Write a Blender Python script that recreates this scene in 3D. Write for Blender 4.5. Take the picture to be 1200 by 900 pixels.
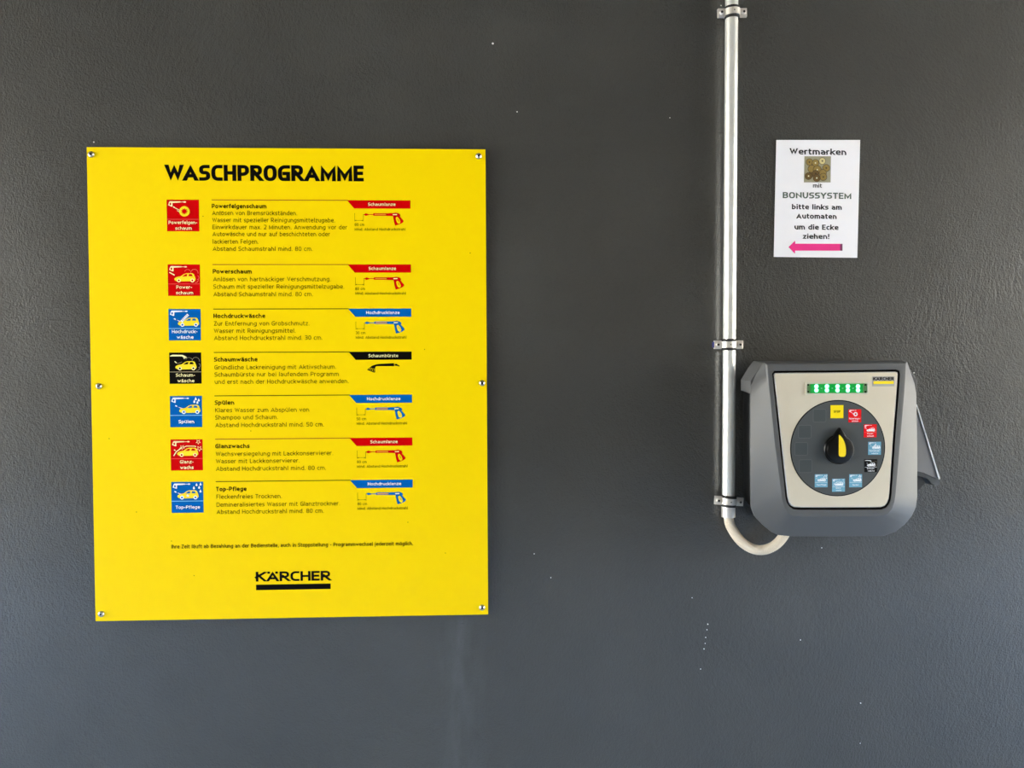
import bpy, bmesh, math, random
from mathutils import Vector
random.seed(7)
S = bpy.context.scene
COL = S.collection
for o in list(bpy.data.objects):
    bpy.data.objects.remove(o)

# ------------------------------------------------------------------ camera
CAM_D, CAM_H, FPX = 1.93, 1.45, 900.0
YAW, PIT, ROL = 0.0376295, -0.02542308, -0.0049659
_fw = Vector((math.sin(YAW) * math.cos(PIT), math.cos(YAW) * math.cos(PIT), math.sin(PIT)))
_rt = Vector((math.cos(YAW), -math.sin(YAW), 0))
_up = _rt.cross(_fw)
_r2 = math.cos(ROL) * _rt + math.sin(ROL) * _up
_u2 = -math.sin(ROL) * _rt + math.cos(ROL) * _up
cd = bpy.data.cameras.new('camera')
cam = bpy.data.objects.new('camera', cd)
COL.objects.link(cam)
from mathutils import Matrix
cam.matrix_world = Matrix(((_r2.x, _u2.x, -_fw.x, 0), (_r2.y, _u2.y, -_fw.y, -CAM_D), (_r2.z, _u2.z, -_fw.z, CAM_H), (0, 0, 0, 1)))
cd.sensor_fit = 'HORIZONTAL'
cd.sensor_width = 36.0
cd.lens = 36.0 * FPX / 1200.0
cd.clip_start = 0.02
S.camera = cam


def at(px, py, off=0.0):
    """point of the photograph on the plane standing `off` metres out of the wall"""
    d = _fw + _r2 * ((px - 600) / FPX) - _u2 * ((py - 450) / FPX)
    t = (CAM_D - off) / d.y
    return Vector((0, -CAM_D, CAM_H)) + d * t


# ------------------------------------------------------------------ light
S.view_settings.view_transform = 'Standard'
S.view_settings.look = 'None'
S.view_settings.gamma = 1.0
S.view_settings.use_curve_mapping = False
S.view_settings.exposure = 0.55
world = bpy.data.worlds.new('overcast_sky')
S.world = world
world.use_nodes = True
bg = world.node_tree.nodes['Background']
SKY, SUN_E, SUN_EL = 11.5, 24.0, 50
_wt = world.node_tree
_tc = _wt.nodes.new('ShaderNodeTexCoord')
_sp = _wt.nodes.new('ShaderNodeSeparateXYZ')
_rp = _wt.nodes.new('ShaderNodeValToRGB')
_wt.links.new(_tc.outputs['Generated'], _sp.inputs[0])
_wt.links.new(_sp.outputs[2], _rp.inputs[0])
_wt.links.new(_rp.outputs[0], bg.inputs[0])
_rp.color_ramp.elements[0].position = 0.02
_rp.color_ramp.elements[0].color = (1.0, 0.93, 0.80, 1)        # hazy horizon
_rp.color_ramp.elements[1].position = 0.45
_rp.color_ramp.elements[1].color = (0.50, 0.72, 1.0, 1)        # blue overhead
bg.inputs[1].default_value = SKY
_sun = bpy.data.lights.new('sun', 'SUN')
_sun.energy = SUN_E
_sun.angle = math.radians(1.5)
_sun.color = (1.0, 0.93, 0.80)
sun = bpy.data.objects.new('sun', _sun)
COL.objects.link(sun)
sun.location = (0, 8, 10)
sun.rotation_euler = (-math.radians(90 - SUN_EL), 0, 0)       # from behind the wall, on the yard at both ends of the bay
BAY_L, BAY_R, BAY_D = 4.6, 5.0, 4.2      # the wash bay: open at both ends, walls on either long side


# ------------------------------------------------------------------ materials
def lin(c):
    return tuple(((v / 255) / 12.92 if v / 255 <= 0.04045 else ((v / 255 + 0.055) / 1.055) ** 2.4) for v in c) + (1,)


def mat(name, rgb, rough=0.5, metal=0.0, spec=0.5, noise=0.0, nscale=60.0, bump=0.0, emit=None, es=0.0, coat=0.0):
    m = bpy.data.materials.new(name)
    m.use_nodes = True
    nt = m.node_tree
    b = nt.nodes['Principled BSDF']
    b.inputs['Base Color'].default_value = lin(rgb)
    b.inputs['Roughness'].default_value = rough
    b.inputs['Metallic'].default_value = metal
    b.inputs['Specular IOR Level'].default_value = spec
    b.inputs['Coat Weight'].default_value = coat
    b.inputs['Coat Roughness'].default_value = 0.08
    if noise or bump:
        tc = nt.nodes.new('ShaderNodeTexCoord')
        n = nt.nodes.new('ShaderNodeTexNoise')
        n.inputs['Scale'].default_value = nscale
        n.inputs['Detail'].default_value = 5
        nt.links.new(tc.outputs['Object'], n.inputs['Vector'])
        if noise:
            mx = nt.nodes.new('ShaderNodeMix')
            mx.data_type = 'RGBA'
            c = lin(rgb)
            mx.inputs[6].default_value = tuple(v * (1 - noise) for v in c[:3]) + (1,)
            mx.inputs[7].default_value = tuple(min(1, v * (1 + noise)) for v in c[:3]) + (1,)
            nt.links.new(n.outputs['Fac'], mx.inputs[0])
            nt.links.new(mx.outputs[2], b.inputs['Base Color'])
            r = nt.nodes.new('ShaderNodeMapRange')
            r.inputs[3].default_value = max(0.02, rough - 0.08)
            r.inputs[4].default_value = min(1, rough + 0.08)
            nt.links.new(n.outputs['Fac'], r.inputs[0])
            nt.links.new(r.outputs[0], b.inputs['Roughness'])
        if bump:
            bp = nt.nodes.new('ShaderNodeBump')
            bp.inputs['Strength'].default_value = bump
            bp.inputs['Distance'].default_value = 0.002
            nt.links.new(n.outputs['Fac'], bp.inputs['Height'])
            nt.links.new(bp.outputs[0], b.inputs['Normal'])
    if emit:
        b.inputs['Emission Color'].default_value = lin(emit)
        b.inputs['Emission Strength'].default_value = es
    return m


def wall_material():
    m = bpy.data.materials.new('anthracite_plaster')
    m.use_nodes = True
    nt = m.node_tree
    L = nt.links.new
    b = nt.nodes['Principled BSDF']

    def N(t, **kw):
        n = nt.nodes.new(t)
        for k, v in kw.items():
            setattr(n, k, v)
        return n

    def noise(vec, scale, detail=4, rough=0.55, dist=0.0):
        n = N('ShaderNodeTexNoise')
        n.inputs['Scale'].default_value = scale
        n.inputs['Detail'].default_value = detail
        n.inputs['Roughness'].default_value = rough
        n.inputs['Distortion'].default_value = dist
        L(vec, n.inputs['Vector'])
        return n.outputs['Fac']

    def mapping(vec, rot=(0, 0, 0), sc=(1, 1, 1), loc=(0, 0, 0)):
        n = N('ShaderNodeMapping')
        n.inputs['Rotation'].default_value = rot
        n.inputs['Scale'].default_value = sc
        n.inputs['Location'].default_value = loc
        L(vec, n.inputs['Vector'])
        return n.outputs[0]

    def mth(op, a, c, clamp=False):
        n = N('ShaderNodeMath', operation=op, use_clamp=clamp)
        for i, v in enumerate((a, c)):
            if isinstance(v, (int, float)):
                n.inputs[i].default_value = v
            else:
                L(v, n.inputs[i])
        return n.outputs[0]

    def rng(v, a, c, d, e):
        n = N('ShaderNodeMapRange')
        n.inputs[1].default_value, n.inputs[2].default_value = a, c
        n.inputs[3].default_value, n.inputs[4].default_value = d, e
        L(v, n.inputs[0])
        return n.outputs[0]

    tc = N('ShaderNodeTexCoord').outputs['Object']
    # slow swirl of the trowel
    wn = N('ShaderNodeTexNoise')
    wn.inputs['Scale'].default_value = 1.6
    wn.inputs['Detail'].default_value = 1
    L(tc, wn.inputs['Vector'])
    vm = N('ShaderNodeVectorMath', operation='SCALE')
    L(wn.outputs['Color'], vm.inputs[0])
    vm.inputs['Scale'].default_value = 0.35
    va = N('ShaderNodeVectorMath', operation='ADD')
    L(tc, va.inputs[0])
    L(vm.outputs[0], va.inputs[1])
    warp = va.outputs[0]
    d1 = noise(mapping(warp, (0, math.radians(38), 0), (1, 1, 0.7)), 125, 3, 0.6)
    d2 = noise(mapping(warp, (0, math.radians(-32), 0), (1, 1, 0.7)), 125, 3, 0.6)
    sel = rng(noise(mapping(tc, loc=(3, 1, 7)), 1.3, 2), 0.4, 0.6, 0, 1)
    mx = N('ShaderNodeMix')
    L(sel, mx.inputs[0])
    L(d1, mx.inputs[2])
    L(d2, mx.inputs[3])
    grain = mx.outputs[0]
    fine = noise(tc, 230, 3, 0.65)
    sx = N('ShaderNodeSeparateXYZ')
    L(tc, sx.inputs[0])
    # the plaster was left rougher towards both ends of the wall and rubbed smooth in the middle
    ax = mth('ABSOLUTE', mth('SUBTRACT', sx.outputs[0], 0.12), 0)
    side = rng(ax, 0.2, 1.1, 0.35, 0.8)
    patch = rng(noise(mapping(tc, loc=(5, 2, 1)), 3.2, 3), 0.35, 0.65, 0.35, 1.0)
    amp = mth('MULTIPLY', side, patch)
    h = mth('MULTIPLY', mth('ADD', grain, mth('MULTIPLY', fine, 0.75)), amp)
    h = mth('ADD', h, mth('MULTIPLY', noise(tc, 7, 3), 0.35))
    bp = N('ShaderNodeBump')
    bp.inputs['Strength'].default_value = 1.0
    bp.inputs['Distance'].default_value = 0.085
    L(h, bp.inputs['Height'])
    L(bp.outputs[0], b.inputs['Normal'])
    b2 = N('ShaderNodeBump')
    b2.inputs['Strength'].default_value = 0.5
    b2.inputs['Distance'].default_value = 0.0018
    L(h, b2.inputs['Height'])
    L(b2.outputs[0], b.inputs['Coat Normal'])
    # paint colour, a little patchy; a pale streak under the sign's corner, painted as light reflected off its edge
    cr = N('ShaderNodeMix', data_type='RGBA')
    cr.inputs[6].default_value = lin(WALL_A)
    cr.inputs[7].default_value = lin(WALL_B)
    L(noise(tc, 2.2, 4), cr.inputs[0])
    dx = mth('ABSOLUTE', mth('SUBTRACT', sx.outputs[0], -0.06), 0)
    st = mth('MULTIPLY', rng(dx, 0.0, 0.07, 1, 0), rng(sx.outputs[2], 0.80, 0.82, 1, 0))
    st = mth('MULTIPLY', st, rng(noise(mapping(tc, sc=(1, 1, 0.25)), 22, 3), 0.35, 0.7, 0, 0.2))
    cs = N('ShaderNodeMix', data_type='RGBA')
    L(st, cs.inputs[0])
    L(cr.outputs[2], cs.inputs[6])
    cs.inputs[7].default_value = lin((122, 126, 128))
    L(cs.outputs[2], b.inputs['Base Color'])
    L(rng(noise(tc, 5, 4), 0.3, 0.7, 0.45, 0.55), b.inputs['Roughness'])
    b.inputs['Specular IOR Level'].default_value = 0.12
    b.inputs['Coat Weight'].default_value = 1.0        # levelled satin varnish over the rough render
    b.inputs['Coat IOR'].default_value = 1.74
    b.inputs['Coat Roughness'].default_value = 0.27
    return m


WALL_A, WALL_B = (63, 63, 60), (71, 71, 68)
M = {}
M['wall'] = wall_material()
M['floor'] = mat('wet_concrete_floor', (200, 216, 236), 0.35, noise=0.1, nscale=6, bump=0.1)
M['yard'] = mat('sandy_yard', (190, 176, 152), 0.8, noise=0.1, nscale=3)
M['wallfar'] = mat('grey_painted_render', (80, 70, 50), 0.7, noise=0.06, nscale=6)
M['ceil'] = mat('grey_roof_panel', (96, 88, 76), 0.7, noise=0.08, nscale=8)
M['speck'] = mat('white_paint', (228, 226, 220), 0.6)
M['yellow'] = mat('yellow_sign_face', (246, 211, 0), 0.34, spec=0.15)
M['core'] = mat('dark_panel_core', (30, 27, 18), 0.6)
M['thinred'] = mat('dark_red_rule', (150, 30, 0), 0.4)
M['backbox_mid'] = mat('dark_grey_plastic', (70, 72, 73), 0.45)
M['tubefill'] = mat('pale_tube_print', (226, 150, 40), 0.4)
M['black'] = mat('black_print', (10, 8, 6), 0.35, spec=0.08)
M['ink'] = mat('dark_brown_ink', (44, 30, 0), 0.4, spec=0.08)
M['thin'] = mat('thin_brown_ink', (58, 40, 0), 0.4, spec=0.08)
M['red'] = mat('red_print', (200, 0, 4), 0.32, spec=0.08)
M['blue'] = mat('blue_print', (0, 92, 168), 0.32, spec=0.08)
M['cream'] = mat('cream_print', (250, 238, 176), 0.4)
M['pyellow'] = mat('yellow_print', (250, 220, 20), 0.35)
M['white'] = mat('white_print', (240, 242, 244), 0.4)
M['lightred'] = mat('pale_red_print', (246, 120, 96), 0.4)
M['midred'] = mat('mid_red_line', (232, 62, 52), 0.4)
M['lightblue'] = mat('pale_blue_print', (120, 190, 235), 0.4)
M['greyline'] = mat('grey_line_print', (150, 138, 110), 0.4)
M['steel'] = mat('stainless_steel', (200, 196, 188), 0.28, 1.0, noise=0.06, nscale=200)
M['recess'] = mat('dark_screw_recess', (40, 36, 30), 0.5)
M['galv'] = mat('galvanised_steel', (242, 242, 237), 0.32, 0.6, noise=0.08, nscale=45, bump=0.05)
M['zinc'] = mat('zinc_plate', (222, 216, 208), 0.42, 0.6, noise=0.1, nscale=120)
M['rubber'] = mat('black_rubber', (16, 16, 16), 0.7)
M['plug'] = mat('blue_plastic_plug', (40, 44, 120), 0.5)
M['hose'] = mat('cream_hose_plastic', (222, 208, 186), 0.5, noise=0.06, nscale=40)
M['paper'] = mat('white_paper', (240, 237, 239), 0.35, noise=0.01, nscale=30)
M['papertext'] = mat('black_toner', (28, 26, 28), 0.5)
M['greentext'] = mat('grey_green_toner', (82, 96, 84), 0.5)
M['pink'] = mat('pink_toner', (232, 40, 128), 0.45)
M['darkpink'] = mat('dark_pink_toner', (120, 44, 84), 0.5)
M['tokenbg'] = mat('olive_photo_ground', (150, 144, 118), 0.45, noise=0.12, nscale=60)
M['token1'] = mat('brass_token_print', (140, 116, 56), 0.45, noise=0.35, nscale=260)
M['token2'] = mat('dark_brass_token_print', (98, 74, 26), 0.45, noise=0.4, nscale=260)
M['token3'] = mat('pale_brass_token_print', (206, 190, 130), 0.45, noise=0.2, nscale=260)
M['tokenhole'] = mat('brown_hole_print', (56, 38, 14), 0.5)
M['tokenlight'] = mat('light_hole_print', (216, 208, 176), 0.5)
M['housing'] = mat('grey_moulded_plastic', (86, 86, 86), 0.38, spec=0.4, noise=0.02, nscale=900, bump=0.03)
M['backbox'] = mat('black_moulded_plastic', (24, 25, 26), 0.5)
M['groove'] = mat('black_gasket', (5, 5, 5), 0.7, spec=0.1)
M['plateedge'] = mat('polished_plate_edge', (238, 234, 226), 0.25, 0.6)
M['plate'] = mat('brushed_faceplate', (218, 207, 185), 0.40, 0.4, noise=0.04, nscale=24)
M['dial'] = mat('dark_grey_dial_foil', (72, 75, 75), 0.5, spec=0.25)
M['dialdark'] = mat('dial_field_foil', (65, 70, 71), 0.42, spec=0.25)
M['dialedge'] = mat('dial_emboss_edge', (88, 91, 91), 0.42, spec=0.25)
M['knob'] = mat('black_knob_plastic', (6, 6, 6), 0.3, spec=0.3)
M['pointer'] = mat('yellow_pointer', (246, 214, 0), 0.4)
M['stick_blue'] = mat('pale_blue_sticker', (112, 166, 190), 0.3, spec=0.15)
M['stick_red'] = mat('bright_red_sticker', (228, 20, 28), 0.3, spec=0.15)
M['stick_black'] = mat('black_sticker', (8, 8, 8), 0.3, spec=0.15)
M['stick_yellow'] = mat('yellow_sticker', (250, 222, 0), 0.3)
M['frame'] = mat('cream_display_frame', (206, 200, 180), 0.4)
M['pcb'] = mat('green_circuit_board', (0, 120, 50), 0.4, emit=(0, 200, 80), es=0.38)  # emission stands in for the LEDs lighting the board
M['lensback'] = mat('pale_green_backing', (150, 176, 130), 0.5, emit=(120, 200, 120), es=0.12)  # faint glow put in for LED light on the backing
M['led'] = mat('lit_green_led', (200, 255, 220), 0.3, emit=(120, 255, 190), es=4.0)
M['badge'] = mat('silver_badge', (176, 174, 168), 0.4, 0.3)
M['shield'] = mat('grey_sheet_metal', (124, 122, 122), 0.5, 0.2, noise=0.05, nscale=30)
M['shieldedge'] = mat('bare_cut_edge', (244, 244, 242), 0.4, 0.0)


def lens_material():
    m = bpy.data.materials.new('clear_display_lens')
    m.use_nodes = True
    nt = m.node_tree
    out = nt.nodes['Material Output']
    tr = nt.nodes.new('ShaderNodeBsdfTransparent')
    gl = nt.nodes.new('ShaderNodeBsdfGlossy')
    gl.inputs['Roughness'].default_value = 0.08
    fr = nt.nodes.new('ShaderNodeFresnel')
    fr.inputs[0].default_value = 1.45
    mx = nt.nodes.new('ShaderNodeMixShader')
    nt.links.new(fr.outputs[0], mx.inputs[0])
    nt.links.new(tr.outputs[0], mx.inputs[1])
    nt.links.new(gl.outputs[0], mx.inputs[2])
    nt.links.new(mx.outputs[0], out.inputs[0])
    return m


M['lens'] = lens_material()


# ------------------------------------------------------------------ mesh building
class MB:
    def __init__(self):
        self.v, self.f, self.mi, self.mats = [], [], [], []

    def m(self, key):
        if key not in self.mats:
            self.mats.append(key)
        return self.mats.index(key)

    def face(self, pts, key):
        n = len(self.v)
        self.v += [tuple(p) for p in pts]
        self.f.append(list(range(n, n + len(pts))))
        self.mi.append(self.m(key))

    def grid(self, loops, key, closed=True, cap0=False, cap1=False):
        n0 = len(self.v)
        k = len(loops[0])
        for lp in loops:
            self.v += [tuple(p) for p in lp]
        i0 = self.m(key)
        for a in range(len(loops) - 1):
            for j in range(k if closed else k - 1):
                j2 = (j + 1) % k
                self.f.append([n0 + a * k + j, n0 + a * k + j2, n0 + (a + 1) * k + j2, n0 + (a + 1) * k + j])
                self.mi.append(i0)
        if cap0:
            self.f.append([n0 + j for j in range(k)][::-1])
            self.mi.append(i0)
        if cap1:
            self.f.append([n0 + (len(loops) - 1) * k + j for j in range(k)])
            self.mi.append(i0)

    def box(self, a, b, key):
        x0, y0, z0 = a
        x1, y1, z1 = b
        lo = [(x0, y0, z0), (x1, y0, z0), (x1, y0, z1), (x0, y0, z1)]
        hi = [(x0, y1, z0), (x1, y1, z0), (x1, y1, z1), (x0, y1, z1)]
        self.grid([lo, hi], key, True, True, True)

    def prism(self, pts, y0, y1, key, side=None):
        """pts: list of (x,z); extruded from y0 (front) to y1"""
        lo = [(x, y0, z) for x, z in pts]
        hi = [(x, y1, z) for x, z in pts]
        self.face(lo, key)
        self.face(hi[::-1], key)
        self.grid([lo, hi], side or key)

    def disc(self, c, r, y, key, n=24, rz=None):
        rz = rz or r
        self.face([(c[0] + r * math.cos(2 * math.pi * i / n), y, c[1] + rz * math.sin(2 * math.pi * i / n)) for i in range(n)], key)

    def ring(self, c, r0, r1, y, key, a0=0, a1=360, n=28):
        L = []
        full = abs(a1 - a0) >= 360
        k = n if full else n + 1
        for r in (r0, r1):
            L.append([(c[0] + r * math.cos(math.radians(a0 + (a1 - a0) * i / n)), y, c[1] + r * math.sin(math.radians(a0 + (a1 - a0) * i / n))) for i in range(k)])
        self.grid(L, key, closed=full)

    def lathe_y(self, c, prof, key, n=24, cap=True):
        """profile of (radius, y) turned round an axis along y through c=(x,z)"""
        loops = [[(c[0] + r * math.cos(2 * math.pi * i / n), y, c[1] + r * math.sin(2 * math.pi * i / n)) for i in range(n)] for r, y in prof]
        self.grid(loops, key, True, cap, cap)

    def tube(self, path, rad, key, n=20, cap=True):
        loops = []
        prev = None
        for i, p in enumerate(path):
            p = Vector(p)
            a = Vector(path[max(0, i - 1)])
            b = Vector(path[min(len(path) - 1, i + 1)])
            t = (b - a).normalized()
            if prev is None:
                u = t.cross(Vector((0, 1, 0)))
                if u.length < 1e-3:
                    u = t.cross(Vector((1, 0, 0)))
                u.normalize()
            else:
                u = (prev - t * prev.dot(t)).normalized()
            prev = u
            w = t.cross(u)
            r = rad(i) if callable(rad) else rad
            loops.append([p + (u * math.cos(2 * math.pi * j / n) + w * math.sin(2 * math.pi * j / n)) * r for j in range(n)])
        self.grid(loops, key, True, cap, cap)

    def build(self, name, parent=None, smooth=None, bevel=0.0, fix=True):
        me = bpy.data.meshes.new(name)
        off = root_of(parent)
        me.from_pydata([(x - off.x, y - off.y, z - off.z) for x, y, z in self.v], [], self.f)
        for k in self.mats:
            me.materials.append(M[k])
        me.polygons.foreach_set('material_index', self.mi)
        if fix:
            bm = bmesh.new()
            bm.from_mesh(me)
            bmesh.ops.remove_doubles(bm, verts=bm.verts, dist=1e-6)
            bmesh.ops.recalc_face_normals(bm, faces=bm.faces)
            bm.to_mesh(me)
            bm.free()
        if smooth is not None:
            me.polygons.foreach_set('use_smooth', [True] * len(me.polygons))
            me.set_sharp_from_angle(angle=math.radians(smooth))
        me.update()
        o = bpy.data.objects.new(name, me)
        COL.objects.link(o)
        if parent:
            o.parent = parent
        if bevel:
            bv = o.modifiers.new('bevel', 'BEVEL')
            bv.width = bevel
            bv.segments = 2
            bv.limit_method = 'ANGLE'
            bv.angle_limit = math.radians(35)
        return o


def root_of(p):
    off = Vector((0, 0, 0))
    while p is not None:
        off += p.location
        p = p.parent
    return off


def thing(name, loc, label, cat, group=None):
    o = bpy.data.objects.new(name, None)
    o.empty_display_size = 0.05
    o.location = loc
    COL.objects.link(o)
    o['label'] = label
    o['category'] = cat
    if group:
        o['group'] = group
    return o


# ------------------------------------------------------------------ stroke lettering
# y: 0 base line, 1 x-height (or cap height for capitals), 2 ascender, -1 descender
R5 = .45
_bowlR = [(0, 1), (1, 1, R5), (1, 0, R5), (0, 0)]
_bowlL = [(1, 1), (0, 1, R5), (0, 0, R5), (1, 0)]
_O = ['c', (0, 0, R5), (1, 0, R5), (1, 1, R5), (0, 1, R5)]
GL = {
    'a': (.56, 0, [[(.06, 1), (1, 1, .42), (1, 0)], [(1, .57), (0, .57, .42), (0, 0, .42), (1, 0)]]),
    'b': (.60, 0, [[(0, 2), (0, 0)], _bowlR]), 'c': (.48, 0, [_bowlL]),
    'd': (.60, 0, [[(1, 2), (1, 0)], _bowlL]),
    'e': (.58, 0, [[(0, .5), (1, .5), (1, 1, .45), (0, 1, R5), (0, 0, R5), (.95, 0)]]),
    'f': (.38, 0, [[(1, 2), (.3, 2, .4), (.3, 0)], [(0, 1), (.95, 1)]]),
    'g': (.60, 0, [[(1, 1), (1, -1, .3), (.05, -1)], _bowlL]),
    'h': (.60, 0, [[(0, 0), (0, 2)], [(0, 1), (1, 1, R5), (1, 0)]]),
    'i': (.16, 0, [[(.5, 0), (.5, 1)], ['d', (.5, 1.85)]]),
    'j': (.26, 0, [[(.8, 1), (.8, -1, .3), (0, -1)], ['d', (.8, 1.85)]]),
    'k': (.56, 0, [[(0, 0), (0, 2)], [(1, 1), (.08, .45)], [(.3, .58), (1, 0)]]),
    'l': (.16, 0, [[(.5, 0), (.5, 2)]]),
    'm': (.94, 0, [[(0, 0), (0, 1)], [(0, 1), (.5, 1, .4), (.5, 0)], [(.5, 1), (1, 1, .4), (1, 0)]]),
    'n': (.60, 0, [[(0, 0), (0, 1)], [(0, 1), (1, 1, R5), (1, 0)]]),
    'o': (.62, 0, [_O]), 'p': (.60, 0, [[(0, -1), (0, 1)], _bowlR]),
    'r': (.36, 0, [[(0, 0), (0, 1)], [(0, .8), (.35, 1, .4), (1, 1)]]),
    's': (.48, 0, [[(.95, 1), (0, 1, .4), (0, .52, .4), (1, .52, .4), (1, 0, .4), (0, 0)]]),
    't': (.38, 0, [[(.25, 1.7), (.25, 0, .3), (1, 0)], [(0, 1), (1, 1)]]),
    'u': (.60, 0, [[(0, 1), (0, 0, R5), (1, 0)], [(1, 0), (1, 1)]]),
    'v': (.56, 0, [[(0, 1), (.5, 0), (1, 1)]]),
    'w': (.86, 0, [[(0, 1), (.27, 0), (.5, 1), (.73, 0), (1, 1)]]),
    'x': (.54, 0, [[(0, 0), (1, 1)], [(0, 1), (1, 0)]]),
    'z': (.50, 0, [[(0, 1), (1, 1), (0, 0), (1, 0)]]),
    'A': (.82, 1, [[(0, 0), (.5, 1), (1, 0)], [(.2, .26), (.8, .26)]]),
    'B': (.64, 1, [[(0, 0), (0, 1), (.92, 1, .4), (.92, .53, .4), (0, .53)], [(0, .53), (1, .53, .4), (1, 0, .4), (0, 0)]]),
    'C': (.60, 1, [[(1, 1), (0, 1, .4), (0, 0, .4), (1, 0)]]),
    'D': (.68, 1, [['c', (0, 0), (1, 0, .4), (1, 1, .4), (0, 1)]]),
    'E': (.54, 1, [[(1, 1), (0, 1), (0, 0), (1, 0)], [(0, .51), (.9, .51)]]),
    'F': (.52, 1, [[(1, 1), (0, 1), (0, 0)], [(0, .49), (.9, .49)]]),
    'G': (.66, 1, [[(1, 1), (0, 1, .4), (0, 0, .4), (1, 0), (1, .47), (.55, .47)]]),
    'H': (.68, 1, [[(0, 0), (0, 1)], [(1, 0), (1, 1)], [(0, .5), (1, .5)]]),
    'I': (.16, 1, [[(.5, 0), (.5, 1)]]),
    'K': (.66, 1, [[(0, 0), (0, 1)], [(1, 1), (.06, .5)], [(.25, .6), (1, 0)]]),
    'L': (.50, 1, [[(0, 1), (0, 0), (1, 0)]]),
    'M': (.86, 1, [[(0, 0), (0, 1), (.5, .12), (1, 1), (1, 0)]]),
    'N': (.70, 1, [[(0, 0), (0, 1), (1, 0), (1, 1)]]),
    'O': (.72, 1, [['c', (0, 0, .42), (1, 0, .42), (1, 1, .42), (0, 1, .42)]]),
    'P': (.62, 1, [[(0, 0), (0, 1), (1, 1, .42), (1, .4, .42), (0, .4)]]),
    'R': (.66, 1, [[(0, 0), (0, 1), (.95, 1, .42), (.95, .42, .42), (0, .42)], [(.45, .42), (1, 0)]]),
    'S': (.58, 1, [[(.95, 1), (0, 1, .4), (0, .51, .4), (1, .51, .4), (1, 0, .4), (0, 0)]]),
    'T': (.60, 1, [[(0, 1), (1, 1)], [(.5, 1), (.5, 0)]]),
    'U': (.68, 1, [[(0, 1), (0, 0, .42), (1, 0, .42), (1, 1)]]),
    'V': (.70, 1, [[(0, 1), (.5, 0), (1, 1)]]),
    'W': (1.04, 1, [[(0, 1), (.25, 0), (.5, 1), (.75, 0), (1, 1)]]),
    'Y': (.66, 1, [[(0, 1), (.5, .45), (1, 1)], [(.5, .45), (.5, 0)]]),
    'Z': (.60, 1, [[(0, 1), (1, 1), (0, 0), (1, 0)]]),
    '0': (.60, 1, [_O]),
    '2': (.56, 1, [[(0, 1), (1, 1, .4), (1, .55, .4), (0, 0), (1, 0)]]),
    '3': (.56, 1, [[(0, 1), (1, 1, .4), (1, .52, .4), (.3, .52)], [(.3, .52), (1, .52, .4), (1, 0, .4), (0, 0)]]),
    '5': (.56, 1, [[(.95, 1), (0, 1), (0, .56), (1, .56, .42), (1, 0, .42), (0, 0)]]),
    '8': (.60, 1, [['c', (0, 0, .4), (1, 0, .4), (1, .52, .4), (0, .52, .4)], ['c', (.06, .52, .4), (.94, .52, .4), (.94, 1, .4), (.06, 1, .4)]]),
    '.': (.14, 1, [['d', (.5, 0)]]),
    ',': (.16, 1, [[(.6, .02), (.3, -.5)]]),
    '-': (.34, 1, [[(0, .38), (1, .38)]]),
    '!': (.16, 1, [[(.5, .42), (.5, 1)], ['d', (.5, 0)]]),
}
for ch, base in (('ä', 'a'), ('ö', 'o'), ('ü', 'u')):
    W0, k0, s0 = GL[base]
    GL[ch] = (W0, 0, s0 + [['d', (.22, 1.7)], ['d', (.78, 1.7)]])
W0, k0, s0 = GL['A']
GL['Ä'] = (W0, 1, s0 + [['d', (.08, 1)], ['d', (.92, 1)]])


def round_path(pts, closed, seg=5):
    out = []
    n = len(pts)
    for i, p in enumerate(pts):
        P, r = Vector(p[:2]), p[2]
        if r <= 0 or (not closed and i in (0, n - 1)):
            out.append(P)
            continue
        A, B = Vector(pts[i - 1][:2]), Vector(pts[(i + 1) % n][:2])
        # corners rounded at both ends of an edge share it
        ra = min(r, .5)
        a, b = P + (A - P) * ra, P + (B - P) * ra
        if not closed and i - 1 == 0:
            a = P + (A - P) * min(.75, ra * 1.6)
        if not closed and i + 1 == n - 1:
            b = P + (B - P) * min(.75, ra * 1.6)
        k = .6
        c1, c2 = a + (P - a) * k, b + (P - b) * k
        for j in range(seg + 1):
            t = j / seg
            out.append(a * (1 - t) ** 3 + c1 * 3 * t * (1 - t) ** 2 + c2 * 3 * t * t * (1 - t) + b * t ** 3)
    res = [out[0]]
    for p in out[1:]:
        if (p - res[-1]).length > 1e-6:
            res.append(p)
    if closed and (res[0] - res[-1]).length < 1e-6:
        res.pop()
    return res


_lay = [0]


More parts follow.
